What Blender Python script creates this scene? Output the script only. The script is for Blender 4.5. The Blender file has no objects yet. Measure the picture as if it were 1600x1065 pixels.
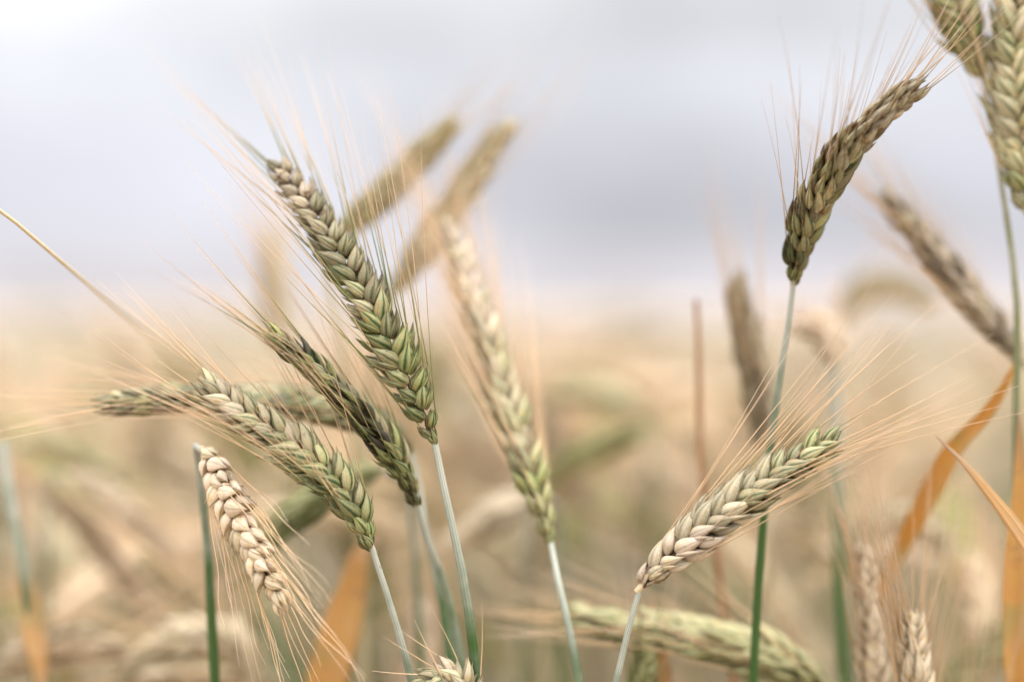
import bpy, math, random
import numpy as np
from mathutils import Vector, Matrix

random.seed(11)
rng = np.random.default_rng(11)
S = bpy.context.scene
COL = S.collection

# ------------------------------------------------------------------ camera
LENS, FOCUS, FSTOP = 50.0, 0.45, 2.0
CAM_H = 1.0
PITCH = math.atan(42.5 / 1600 * 0.72)
cd = bpy.data.cameras.new("camera")
cam = bpy.data.objects.new("camera", cd)
COL.objects.link(cam)
cam.location = (0, 0, CAM_H)
cam.rotation_euler = (math.pi / 2 - PITCH, 0, 0)
cd.lens = LENS
cd.sensor_width = 36
cd.clip_start = 0.01
cd.clip_end = 10000
cd.dof.use_dof = True
cd.dof.focus_distance = FOCUS
cd.dof.aperture_fstop = FSTOP
S.camera = cam
FWD = np.array([0, math.cos(PITCH), -math.sin(PITCH)])
UP = np.array([0, math.sin(PITCH), math.cos(PITCH)])
RIGHT = np.array([1.0, 0, 0])
CAM = np.array([0, 0, CAM_H])

def P(px, py, d):
    """point seen at photograph pixel px,py standing d metres away"""
    k = 0.72 / 1600 * d
    return CAM + RIGHT * (px - 800) * k + UP * (532.5 - py) * k + FWD * d

# ------------------------------------------------------------------ light
SUN_EL, SUN_AZ = math.radians(64), math.radians(125)   # azimuth clockwise from +Y
S.view_settings.view_transform = 'Standard'
S.view_settings.look = 'None'
S.view_settings.exposure = 1.0
S.view_settings.gamma = 1.0
w = bpy.data.worlds.new("World")
S.world = w
w.use_nodes = True
nt = w.node_tree
nt.nodes.clear()
def N(nt, typ, **kw):
    n = nt.nodes.new(typ)
    for k, v in kw.items():
        setattr(n, k, v)
    return n
wo = N(nt, 'ShaderNodeOutputWorld')
bg = N(nt, 'ShaderNodeBackground')
bg.inputs['Strength'].default_value = 0.1
sky = N(nt, 'ShaderNodeTexSky', sky_type='NISHITA', sun_disc=False)
sky.sun_elevation = SUN_EL
sky.sun_rotation = SUN_AZ
tc = N(nt, 'ShaderNodeTexCoord')
sep = N(nt, 'ShaderNodeSeparateXYZ')
nt.links.new(tc.outputs['Generated'], sep.inputs[0])
mp = N(nt, 'ShaderNodeMapping')
mp.inputs['Scale'].default_value = (1.6, 1.6, 4.6)
mp.inputs['Location'].default_value = (0.3, 0.0, 0.35)
nt.links.new(tc.outputs['Generated'], mp.inputs[0])
nz = N(nt, 'ShaderNodeTexNoise')
nz.inputs['Scale'].default_value = 2.0
nz.inputs['Detail'].default_value = 6
nz.inputs['Roughness'].default_value = 0.55
nt.links.new(mp.outputs[0], nz.inputs['Vector'])
# overcast brightness against elevation: darker slab of cloud low down, bright overhead
el = N(nt, 'ShaderNodeValToRGB')
e = el.color_ramp.elements
e[0].position = 0.0;  e[0].color = (0.40, 0.372, 0.385, 1)
e[1].position = 1.0;  e[1].color = (2.0, 2.0, 2.05, 1)
for p, c in ((0.03, (0.385, 0.372, 0.395)), (0.065, (0.326, 0.325, 0.358)), (0.12, (0.345, 0.346, 0.374)),
             (0.18, (0.40, 0.405, 0.428)), (0.26, (0.48, 0.48, 0.49)), (0.5, (1.4, 1.4, 1.42))):
    q = e.new(p); q.color = c + (1,)
nt.links.new(sep.outputs['Z'], el.inputs[0])
cr = N(nt, 'ShaderNodeMapRange')
cr.inputs['From Min'].default_value = 0.3; cr.inputs['From Max'].default_value = 0.7
cr.inputs['To Min'].default_value = 7.3; cr.inputs['To Max'].default_value = 12.7
nt.links.new(nz.outputs['Fac'], cr.inputs['Value'])
cm = N(nt, 'ShaderNodeVectorMath', operation='SCALE')
nt.links.new(el.outputs[0], cm.inputs[0]); 
# the cloud deck is thinner and whiter to the left
cx = N(nt, 'ShaderNodeMapRange', interpolation_type='SMOOTHSTEP')
cx.inputs['From Min'].default_value = -0.36; cx.inputs['From Max'].default_value = 0.10
cx.inputs['To Min'].default_value = 1.13; cx.inputs['To Max'].default_value = 0.97
nt.links.new(sep.outputs['X'], cx.inputs['Value'])
cxm = N(nt, 'ShaderNodeMath', operation='MULTIPLY')
nt.links.new(cr.outputs[0], cxm.inputs[0]); nt.links.new(cx.outputs[0], cxm.inputs[1])
nt.links.new(cxm.outputs[0], cm.inputs['Scale'])
mx = N(nt, 'ShaderNodeMix', data_type='RGBA')
mx.inputs['Factor'].default_value = 0.97
nt.links.new(sky.outputs[0], mx.inputs['A']); nt.links.new(cm.outputs[0], mx.inputs['B'])
nt.links.new(mx.outputs['Result'], bg.inputs['Color'])
nt.links.new(bg.outputs[0], wo.inputs[0])

sd = bpy.data.lights.new("sun", 'SUN')
sd.energy = 1.5
sd.angle = math.radians(12)
sd.color = (1.0, 0.95, 0.88)
so = bpy.data.objects.new("sun", sd)
COL.objects.link(so)
sv = Vector((math.sin(SUN_AZ) * math.cos(SUN_EL), math.cos(SUN_AZ) * math.cos(SUN_EL), math.sin(SUN_EL)))
so.rotation_euler = (-sv).to_track_quat('-Z', 'Y').to_euler()
so.location = (2, -2, 5)

S.cycles.max_bounces = 8
S.cycles.transparent_max_bounces = 8
S.cycles.use_denoising = True

# ------------------------------------------------------------------ materials
def new_mat(name):
    m = bpy.data.materials.new(name)
    m.use_nodes = True
    m.node_tree.nodes.clear()
    return m, m.node_tree

class G:
    """small helper for wiring shader nodes"""
    def __init__(s, nt): s.nt = nt
    def n(s, typ, **kw): return N(s.nt, typ, **kw)
    def l(s, a, b): s.nt.links.new(a, b)
    def inp(s, sock, v):
        if hasattr(v, 'is_linked') or isinstance(v, bpy.types.NodeSocket): s.l(v, sock)
        else: sock.default_value = v
    def math(s, op, a, b=0.0, c=None, clamp=False):
        n = s.n('ShaderNodeMath', operation=op, use_clamp=clamp)
        s.inp(n.inputs[0], a); s.inp(n.inputs[1], b)
        if c is not None: s.inp(n.inputs[2], c)
        return n.outputs[0]
    def mix(s, f, a, b):
        n = s.n('ShaderNodeMix', data_type='RGBA')
        s.inp(n.inputs['Factor'], f)
        s.inp(n.inputs['A'], a if not isinstance(a, tuple) else a + (1,))
        s.inp(n.inputs['B'], b if not isinstance(b, tuple) else b + (1,))
        return n.outputs['Result']
    def ss(s, x, lo, hi):
        n = s.n('ShaderNodeMapRange', interpolation_type='SMOOTHSTEP')
        s.inp(n.inputs['Value'], x)
        n.inputs['From Min'].default_value = lo; n.inputs['From Max'].default_value = hi
        return n.outputs[0]
    def noise(s, vec, scale, detail=2, rough=0.5):
        n = s.n('ShaderNodeTexNoise')
        n.inputs['Scale'].default_value = scale
        n.inputs['Detail'].default_value = detail
        n.inputs['Roughness'].default_value = rough
        if vec is not None: s.l(vec, n.inputs['Vector'])
        return n.outputs['Fac']

def leafy_shader(g, col, rough=0.5, trans=0.25, height=None, bump=0.3, dist=0.0004, spec=0.3):
    out = g.n('ShaderNodeOutputMaterial')
    pb = g.n('ShaderNodeBsdfPrincipled')
    g.inp(pb.inputs['Base Color'], col)
    pb.inputs['Roughness'].default_value = rough
    pb.inputs['Specular IOR Level'].default_value = spec
    tr = g.n('ShaderNodeBsdfTranslucent')
    g.inp(tr.inputs['Color'], col)
    ms = g.n('ShaderNodeMixShader')
    ms.inputs[0].default_value = trans
    g.l(pb.outputs[0], ms.inputs[1]); g.l(tr.outputs[0], ms.inputs[2])
    g.l(ms.outputs[0], out.inputs[0])
    if height is not None:
        b = g.n('ShaderNodeBump')
        b.inputs['Strength'].default_value = bump
        b.inputs['Distance'].default_value = dist
        g.l(height, b.inputs['Height'])
        g.l(b.outputs[0], pb.inputs['Normal']); g.l(b.outputs[0], tr.inputs['Normal'])

def husk_mat(name, field=False):
    m, nt = new_mat(name); g = G(nt)
    uv = g.n('ShaderNodeTexCoord'); sp = g.n('ShaderNodeSeparateXYZ')
    g.l(uv.outputs['UV'], sp.inputs[0])
    u, v = sp.outputs['X'], sp.outputs['Y']
    geo = g.n('ShaderNodeNewGeometry')
    oi = g.n('ShaderNodeObjectInfo')
    if field:
        ripe = g.math('ADD', g.math('MULTIPLY', g.ss(g.noise(geo.outputs['Position'], 9, 3), 0.35, 0.65), 0.6), 0.5)
        brown = g.math('MULTIPLY', g.ss(g.noise(geo.outputs['Position'], 5, 2), 0.5, 0.7), 0.4)
        tone = g.math('ADD', g.math('MULTIPLY', g.noise(geo.outputs['Position'], 3, 2), 0.3), 0.80)
    else:
        c = g.n('ShaderNodeSeparateColor'); g.l(oi.outputs['Color'], c.inputs[0])
        ripe, brown, tone = c.outputs[0], c.outputs[1], c.outputs[2]
    n1 = g.noise(geo.outputs['Position'], 420, 3, 0.6)
    n2 = g.noise(geo.outputs['Position'], 1600, 3, 0.6)
    rnd = g.math('MULTIPLY', g.math('SUBTRACT', oi.outputs['Random'], 0.5), 0.3)
    rp = g.math('ADD', g.math('ADD', ripe, rnd), g.math('MULTIPLY', g.math('SUBTRACT', n1, 0.5), 0.8), clamp=True)
    base = g.mix(rp, (0.38, 0.395, 0.14), (0.72, 0.615, 0.525) if field else (0.75, 0.595, 0.455))
    base = g.mix(g.math('MULTIPLY', g.ss(n2, 0.5, 0.75), 0.35), base, (0.74, 0.66, 0.53))
    # yellow flush of ripening patches
    fl = g.math('MULTIPLY', g.ss(n1, 0.50, 0.68), 0.2 if field else 0.5)
    base = g.mix(fl, base, (0.62, 0.42, 0.10))
    # veins: fine ribs round the husk, strongest at keel and margins
    cs = g.math('COSINE', g.math('MULTIPLY', u, 2 * math.pi * 14))
    rib = g.math('POWER', g.math('MULTIPLY_ADD', cs, 0.5, 0.5), 2.0)
    uj = g.math('ADD', u, g.math('MULTIPLY', g.math('SUBTRACT', n1, 0.5), 0.05))
    c4 = g.math('COSINE', g.math('MULTIPLY', uj, 2 * math.pi * 4))
    keel = g.math('POWER', g.math('MULTIPLY_ADD', c4, 0.5, 0.5), 9.0)
    front = g.ss(g.math('SINE', g.math('MULTIPLY', uj, 2 * math.pi)), 0.75, 1.0)
    keel = g.math('MULTIPLY', keel, g.math('MULTIPLY_ADD', front, 0.75, 0.22))
    # one flank of a husk stays greener than the other
    flank = g.ss(g.math('SINE', g.math('MULTIPLY_ADD', uj, 2 * math.pi * 2, 0.6)), 0.25, 0.85)
    grn = g.math('ADD', g.math('ADD', g.math('MULTIPLY', rib, 0.16), g.math('MULTIPLY', keel, 1.1)), g.math('MULTIPLY', g.math('MULTIPLY', flank, g.ss(n1, 0.35, 0.6)), 0.75))
    grn = g.math('MULTIPLY', grn, g.math('SUBTRACT', 1.3, rp))
    grn = g.math('MULTIPLY', grn, g.ss(v, 0.03, 0.2))
    grn = g.math('MULTIPLY', grn, g.math('MULTIPLY_ADD', n1, 1.0, 0.45), clamp=True)
    base = g.mix(grn, base, (0.034, 0.098, 0.018))
    # thin brown line along the margins of riper husks
    mar = g.math('POWER', g.math('ABSOLUTE', g.math('COSINE', g.math('MULTIPLY', uj, 2 * math.pi))), 26.0)
    base = g.mix(g.math('MULTIPLY', mar, g.math('MULTIPLY_ADD', n2, 1.0, 0.05), clamp=True), base, (0.13, 0.085, 0.035))
    # weathered brown towards the tip and in blotches
    tip = g.math('MULTIPLY', g.ss(v, 0.72, 0.98), g.math('MULTIPLY_ADD', brown, 0.7, 0.30))
    blo = g.math('MULTIPLY', g.ss(g.noise(geo.outputs['Position'], 260, 4, 0.7), 0.46, 0.66), brown)
    base = g.mix(g.math('MAXIMUM', tip, blo, clamp=True), base, (0.20, 0.098, 0.034))
    vm = g.n('ShaderNodeVectorMath', operation='SCALE')
    g.l(base, vm.inputs[0]); g.l(g.math('MULTIPLY_ADD', tone, 1.05, 0.12), vm.inputs['Scale'])
    h = g.math('ADD', g.math('MULTIPLY', rib, 0.5), n2)
    leafy_shader(g, vm.outputs[0], 0.45, 0.10, h, 0.55, 0.0003, 0.3)
    return m

def awn_mat(name, field=False):
    m, nt = new_mat(name); g = G(nt)
    uv = g.n('ShaderNodeTexCoord'); sp = g.n('ShaderNodeSeparateXYZ')
    g.l(uv.outputs['UV'], sp.inputs[0])
    v = sp.outputs['Y']
    oi = g.n('ShaderNodeObjectInfo')
    if field:
        ripe = 0.9; tone = 0.5
    else:
        c = g.n('ShaderNodeSeparateColor'); g.l(oi.outputs['Color'], c.inputs[0])
        ripe, tone = c.outputs[0], c.outputs[2]
    geo = g.n('ShaderNodeNewGeometry')
    n1 = g.noise(geo.outputs['Position'], 300, 2)
    f = g.math('ADD', g.math('ADD', g.math('MULTIPLY', v, 2.2), g.math('MULTIPLY_ADD', ripe, 1.5, -0.7)),
               g.math('MULTIPLY', g.math('SUBTRACT', n1, 0.5), 0.6), clamp=True)
    col = g.mix(f, (0.12, 0.16, 0.035), (0.66, 0.54, 0.43) if field else (0.59, 0.41, 0.24))
    col = g.mix(g.math('MULTIPLY', g.ss(v, 0.3, 1.0), 0.55), col, (0.70, 0.58, 0.48))
    vm = g.n('ShaderNodeVectorMath', operation='SCALE')
    g.l(col, vm.inputs[0]); g.l(g.math('MULTIPLY_ADD', tone, 1.0, 0.5) if tone != 0.5 else 1.0, vm.inputs['Scale']) if tone != 0.5 else (g.l(col, vm.inputs[0]), setattr(vm.inputs['Scale'], 'default_value', 1.0))
    leafy_shader(g, vm.outputs[0], 0.45, 0.25, None, spec=0.35)
    return m

def stem_mat(name, field=False):
    m, nt = new_mat(name); g = G(nt)
    uv = g.n('ShaderNodeTexCoord'); sp = g.n('ShaderNodeSeparateXYZ')
    g.l(uv.outputs['UV'], sp.inputs[0])
    u, v = sp.outputs['X'], sp.outputs['Y']       # v is metres below the ear
    oi = g.n('ShaderNodeObjectInfo')
    geo = g.n('ShaderNodeNewGeometry')
    if field:
        ripe = g.math('ADD', g.math('MULTIPLY', g.ss(g.noise(geo.outputs['Position'], 7, 2), 0.35, 0.65), 0.75), 0.2)
    else:
        c = g.n('ShaderNodeSeparateColor'); g.l(oi.outputs['Color'], c.inputs[0])
        ripe = c.outputs[0]
    n1 = g.noise(geo.outputs['Position'], 240, 3, 0.6)
    cs = g.math('COSINE', g.math('MULTIPLY', u, 2 * math.pi * 9))
    rib = g.math('POWER', g.math('MULTIPLY_ADD', cs, 0.5, 0.5), 2.0)
    # waxy grey bloom high up, worn off to plain green further down
    wax = g.math('SUBTRACT', 1.0, g.ss(g.math('ADD', v, g.math('MULTIPLY', g.math('SUBTRACT', g.noise(geo.outputs['Position'], 70, 3, 0.6), 0.5), 0.09)), 0.005, 0.085))
    grn = g.mix(g.math('MULTIPLY', rib, 0.5), (0.034, 0.085, 0.018), (0.075, 0.135, 0.03))
    bloom = g.mix(g.math('MULTIPLY', rib, 0.55), (0.42, 0.425, 0.37), (0.155, 0.20, 0.13))
    col = g.mix(wax, grn, bloom)
    straw = g.mix(n1, (0.50, 0.39, 0.23), (0.66, 0.55, 0.36))
    col = g.mix(ripe, col, straw)
    if not field: col = g.mix(c.outputs[1], col, (0.30, 0.165, 0.085))
    col = g.mix(g.math('MULTIPLY', g.ss(n1, 0.64, 0.72), 0.4), col, (0.10, 0.07, 0.035))
    leafy_shader(g, col, 0.5, 0.06, g.math('ADD', rib, n1), 0.35, 0.0002, 0.3)
    return m

def leaf_mat(name, field=False):
    m, nt = new_mat(name); g = G(nt)
    uv = g.n('ShaderNodeTexCoord'); sp = g.n('ShaderNodeSeparateXYZ')
    g.l(uv.outputs['UV'], sp.inputs[0])
    u, v = sp.outputs['X'], sp.outputs['Y']
    oi = g.n('ShaderNodeObjectInfo')
    geo = g.n('ShaderNodeNewGeometry')
    if field:
        ripe = g.math('ADD', g.math('MULTIPLY', g.ss(g.noise(geo.outputs['Position'], 8, 2), 0.3, 0.7), 0.7), 0.5)
        orange = g.math('MULTIPLY', g.ss(g.noise(geo.outputs['Position'], 4, 2), 0.55, 0.65), 0.5)
    else:
        c = g.n('ShaderNodeSeparateColor'); g.l(oi.outputs['Color'], c.inputs[0])
        ripe, orange = c.outputs[0], c.outputs[1]
    n1 = g.noise(geo.outputs['Position'], 120, 3, 0.6)
    n3 = g.noise(geo.outputs['Position'], 40, 3, 0.6)
    cs = g.math('COSINE', g.math('MULTIPLY', u, 2 * math.pi * 22))
    rib = g.math('MULTIPLY_ADD', cs, 0.5, 0.5)
    col = g.mix(g.math('ADD', ripe, g.math('MULTIPLY', g.math('SUBTRACT', n3, 0.5), 0.9), clamp=True), (0.12, 0.17, 0.06), (0.70, 0.60, 0.505))
    oc = g.mix(n1, (0.70, 0.31, 0.045), (0.76, 0.46, 0.10))
    oc = g.mix(g.ss(v, 0.72, 1.0), oc, (0.45, 0.24, 0.13))
    oc = g.mix(g.math('MULTIPLY', g.ss(n3, 0.55, 0.7), 0.6), oc, (0.34, 0.33, 0.08))
    sp_ = g.ss(g.noise(geo.outputs['Position'], 170, 4, 0.7), 0.56, 0.70)
    oc = g.mix(g.math('MULTIPLY', sp_, 0.42), oc, (0.30, 0.15, 0.06))
    oc = g.mix(g.math('MULTIPLY', g.ss(g.noise(geo.outputs['Position'], 55, 2, 0.5), 0.5, 0.65), 0.22), oc, (0.62, 0.45, 0.26))
    col = g.mix(orange, col, oc)
    col = g.mix(g.math('MULTIPLY', rib, 0.35), col, (0.24, 0.17, 0.08))
    leafy_shader(g, col, 0.5, 0.4, rib, 0.3, 0.0003, 0.3)
    return m

def rachis_mat():
    m, nt = new_mat("rachis"); g = G(nt)
    geo = g.n('ShaderNodeNewGeometry')
    n1 = g.noise(geo.outputs['Position'], 600, 3)
    col = g.mix(n1, (0.035, 0.022, 0.01), (0.13, 0.085, 0.04))  # brown rachis, darkened so its colour carries the seam's deep shadow
    leafy_shader(g, col, 0.6, 0.05, n1, 0.3)
    return m

def soil_mat():
    m, nt = new_mat("soil"); g = G(nt)
    geo = g.n('ShaderNodeNewGeometry')
    n1 = g.noise(geo.outputs['Position'], 6, 6, 0.65)
    n2 = g.noise(geo.outputs['Position'], 60, 5, 0.7)
    col = g.mix(n1, (0.24, 0.185, 0.13), (0.40, 0.32, 0.235))
    col = g.mix(g.math('MULTIPLY', g.ss(n2, 0.52, 0.7), 0.6), col, (0.46, 0.37, 0.26))
    leafy_shader(g, col, 0.9, 0.0, n2, 0.6, 0.02, 0.1)
    return m

def far_mat():
    m, nt = new_mat("far_wheat"); g = G(nt)
    geo = g.n('ShaderNodeNewGeometry')
    n1 = g.noise(geo.outputs['Position'], 0.25, 4, 0.6)
    n2 = g.noise(geo.outputs['Position'], 4, 5, 0.7)
    col = g.mix(n1, (0.54, 0.425, 0.365), (0.60, 0.49, 0.425))
    col = g.mix(g.math('MULTIPLY', g.ss(n2, 0.48, 0.62), 0.5), col, (0.36, 0.28, 0.15))
    leafy_shader(g, col, 0.8, 0.0, n2, 0.8, 0.1, 0.1)
    return m

M_HUSK, M_AWN, M_STEM, M_LEAF = husk_mat("husk"), awn_mat("awn"), stem_mat("stem"), leaf_mat("leaf_blade")
M_RACHIS, M_SOIL, M_FAR = rachis_mat(), soil_mat(), far_mat()
F_HUSK, F_AWN, F_STEM, F_LEAF = husk_mat("field_husk", True), awn_mat("field_awn", True), stem_mat("field_stem", True), leaf_mat("field_leaf", True)

# ------------------------------------------------------------------ mesh accumulation (all quads)
class MB:
    def __init__(s): s.v, s.q, s.uv, s.m, s.n = [], [], [], [], 0
    def grid(s, V, closed, vv, mat=0):
        """V: (rows, cols, 3); closed wraps the columns; vv: per-row v coordinate"""
        R, C = V.shape[:2]
        s.v.append(V.reshape(-1, 3))
        i = np.arange(R - 1)[:, None]
        k = C if closed else C - 1
        j = np.arange(k)[None, :]
        j2 = (j + 1) % C
        q = np.stack([i * C + j, i * C + j2, (i + 1) * C + j2, (i + 1) * C + j], -1).reshape(-1, 4) + s.n
        u0 = np.broadcast_to(j / k, (R - 1, k)); u1 = np.broadcast_to((j + 1) / k, (R - 1, k))
        v0 = np.broadcast_to(vv[:-1, None], (R - 1, k)); v1 = np.broadcast_to(vv[1:, None], (R - 1, k))
        uv = np.stack([np.stack([u0, v0], -1), np.stack([u1, v0], -1), np.stack([u1, v1], -1), np.stack([u0, v1], -1)], -2)
        s.q.append(q); s.uv.append(uv.reshape(-1, 2)); s.m.append(np.full(len(q), mat, np.int32))
        s.n += R * C
    def arrays(s):
        return np.concatenate(s.v), np.concatenate(s.q), np.concatenate(s.uv), np.concatenate(s.m)
    def mesh(s, name, mats, offset=None):
        v, q, uv, m = s.arrays()
        if offset is not None: v = v - offset
        return mesh_from(name, v, q, uv, m, mats)

def mesh_from(name, v, q, uv, m, mats):
    me = bpy.data.meshes.new(name)
    me.vertices.add(len(v)); me.vertices.foreach_set('co', np.ascontiguousarray(v, np.float32).ravel())
    me.loops.add(len(q) * 4); me.loops.foreach_set('vertex_index', np.ascontiguousarray(q, np.int32).ravel())
    me.polygons.add(len(q))
    me.polygons.foreach_set('loop_start', np.arange(0, len(q) * 4, 4, dtype=np.int32))
    me.polygons.foreach_set('loop_total', np.full(len(q), 4, np.int32))
    me.polygons.foreach_set('use_smooth', np.ones(len(q), bool))
    me.polygons.foreach_set('material_index', m)
    l = me.uv_layers.new(name="UVMap")
    l.data.foreach_set('uv', np.ascontiguousarray(uv, np.float32).ravel())
    for x in mats: me.materials.append(x)
    me.update(calc_edges=True)
    return me

def nrm(a): return a / np.maximum(np.linalg.norm(a, axis=-1, keepdims=True), 1e-12)

def spline(pts, n):
    """Catmull-Rom through pts, resampled to n points evenly by length; also returns arc lengths"""
    p = np.asarray(pts, float)
    q = np.vstack([2 * p[0] - p[1], p, 2 * p[-1] - p[-2]])
    out = []
    for i in range(len(p) - 1):
        a, b, c, d = q[i], q[i + 1], q[i + 2], q[i + 3]
        t = np.linspace(0, 1, 24, endpoint=False)[:, None]
        out.append(0.5 * (2 * b + (c - a) * t + (2 * a - 5 * b + 4 * c - d) * t ** 2 + (3 * b - a - 3 * c + d) * t ** 3))
    out.append(p[-1:])
    o = np.concatenate(out)
    L = np.concatenate([[0], np.cumsum(np.linalg.norm(np.diff(o, axis=0), axis=1))])
    t = np.linspace(0, L[-1], n)
    return np.stack([np.interp(t, L, o[:, k]) for k in range(3)], 1), t

def frames(C, n0):
    T = nrm(np.gradient(C, axis=0))
    Nn = np.zeros_like(C); cur = np.asarray(n0, float)
    for i in range(len(C)):
        cur = cur - T[i] * np.dot(cur, T[i]); cur = cur / max(np.linalg.norm(cur), 1e-9)
        Nn[i] = cur
    return T, Nn, np.cross(T, Nn)

def tube(mb, C, ra, rb=None, sides=8, n0=(0, -1, 0), vv=None, mat=0, keel=0.0):
    C = np.asarray(C, float)
    T, A, B = frames(C, n0)
    ra = np.broadcast_to(ra, (len(C),)); rb = ra if rb is None else np.broadcast_to(rb, (len(C),))
    th = np.arange(sides) / sides * 2 * np.pi
    sn, csn = np.sin(th), np.cos(th)
    k = 1 + keel * (np.clip(sn, 0, 1) ** 10 + 0.5 * np.clip(-sn, 0, 1) ** 6)
    V = C[:, None] + B[:, None] * (csn[None, :] * ra[:, None])[..., None] + A[:, None] * ((sn * k)[None, :] * rb[:, None])[..., None]
    mb.grid(V, True, np.linspace(0, 1, len(C)) if vv is None else vv, mat)

def floret(mb, base, d, nn, L, W, T, rows=12, sides=12, mat=0, bulge=0.1, tipw=0.03):
    """one plump pointed husk: base point, direction, outward normal, length, half width, half depth"""
    d = nrm(np.asarray(d, float)); nn = np.asarray(nn, float); nn = nrm(nn - d * np.dot(nn, d))
    t = np.linspace(0, 1, rows)
    prof = np.sin(np.pi * np.clip(t, 0, 1) ** 0.72) ** 0.9 * (1 - 0.60 * t ** 1.7) * 1.16 + 0.22 * (1 - t) ** 3 + 0.05 * t
    C = np.asarray(base) + d * (t * L)[:, None] + nn * (np.sin(np.pi * t) * L * bulge)[:, None]
    tube(mb, C, W * prof, T * prof, sides, nn, None, mat, 0.30)
    return C[-1]

MM = 0.001
def spikelet_geo(mb, M=None, rows=12, sides=12, rr=random, mat=0, squat=1.0):
    """glumes and florets of one spikelet. local: +Y length, +X outward, +Z the ear's face. returns husk tips"""
    j = lambda a: rr.uniform(-a, a)
    specs = [((-0.2, -0.3, 1.5), (0.05 + j(.08), 1, 0.10 + j(.06)), (0.2 + j(.2), 0, 1), 16.2, 3.35, 1.9),
             ((-0.2, -0.3, -1.5), (0.05 + j(.08), 1, -0.10 + j(.06)), (0.2 + j(.2), 0, -1), 16.2, 3.35, 1.9),
             ((1.3, 1.8, 0), (0.14 + j(.10), 1, j(.09)), (1, 0, j(.3)), 15.4, 2.1, 1.9),
             ((1.7, -0.4, 2.0), (0.24 + j(.09), 1, 0.13 + j(.06)), (0.5, 0, 1), 12.0, 1.15, 0.85),
             ((1.7, -0.4, -2.0), (0.24 + j(.09), 1, -0.13 + j(.06)), (0.5, 0, -1), 12.0, 1.15, 0.85)]
    # a papery flake of chaff standing off the spikelet
    specs.append(((2.2, 5.0, 1.0 + j(1.5)), (0.35 + j(.25), 1, j(.35)), (1, 0, j(.5)), 8.5, 0.9, 0.22))
    tips = []
    for b, d, nn, L, W, T in specs:
        k = 1 + j(0.08)
        b = np.array(b) * MM; d = np.array(d, float); nn = np.array(nn, float)
        L, W, T = L * MM * k / squat, W * MM * (1 + j(.12)) * squat, T * MM * (1 + j(.12)) * squat
        if M is not None:
            R, o, sc = M
            b = o + R @ (b * sc); d = R @ d; nn = R @ nn; L, W, T = L * sc, W * sc, T * sc
        tips.append(floret(mb, b, d, nn, L, W, T, rows, sides, mat))
    return tips

# shared hero spikelet meshes
SPIK = []
for sq in (1.0, 1.22, 0.84):
    row = []
    for k in range(6):
        mb = MB(); r = random.Random(100 + k)
        tips = spikelet_geo(mb, None, 13, 14, r, 0, sq)
        row.append((mb.mesh("spikelet", [M_HUSK]), tips))
    SPIK.append(row)

# ------------------------------------------------------------------ object helpers
def tag(o, label=None, cat=None, group=None, kind=None):
    if label: o['label'] = label
    if cat: o['category'] = cat
    if group: o['group'] = group
    if kind: o['kind'] = kind
    return o
def empty(name, loc):
    o = bpy.data.objects.new(name, None); COL.objects.link(o); o.location = loc; o.empty_display_size = 0.02
    return o
def link(name, me, parent=None, color=None):
    o = bpy.data.objects.new(name, me); COL.objects.link(o)
    if parent is not None: o.parent = parent
    if color is not None: o.color = (*[max(0, min(1, c)) for c in color], 1)
    return o

FG = "wheat stalks standing in the foreground"

def to_ground(pts):
    """carry a stem's visible run on down to the soil"""
    p = [np.array(q, float) for q in pts]
    d = nrm(p[-1] - p[-2])
    if d[2] > -0.6: d = nrm(d + np.array([0, 0, -1.2]))
    a = p[-1]
    h = a[2]
    dd = np.array([d[0] * 0.5, d[1] * 0.5, 0])
    p.append(a + d * h * 0.18)
    b = p[-1]
    p.append(np.array([b[0] + dd[0] * .25, b[1] + dd[1] * .25, b[2] * 0.5]))
    p.append(np.array([b[0] + dd[0] * .3, b[1] + dd[1] * .3, -0.01]))
    return p

def leaf_mesh(pts, width, n0, off, rows=26, twist=0.0, curl=0.35, tipv=1.0, basew=0.6):
    C, L = spline(pts, rows)
    T, A, B = frames(C, n0)
    t = np.linspace(0, 1, rows)
    tw = twist * t
    a = A * np.cos(tw)[:, None] + B * np.sin(tw)[:, None]
    b = np.cross(T, a)
    wv = width * 0.5 * np.clip(basew + t * 2.5, 0, 1) * np.clip((1 - t) * 2.2, 0.02, 1) ** 0.8
    x = np.linspace(-1, 1, 7)
    top = C[:, None] + b[:, None] * (wv[:, None] * x)[..., None] + a[:, None] * ((wv * curl)[:, None] * (x ** 2))[..., None]
    th = 0.00012
    V = np.concatenate([top + a[:, None] * th, (top - a[:, None] * th)[:, ::-1]], 1)
    mb = MB(); mb.grid(V, True, t)
    # put u across the blade rather than round its section
    me = mb.mesh("leaf", [M_LEAF], off)
    return me

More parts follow.
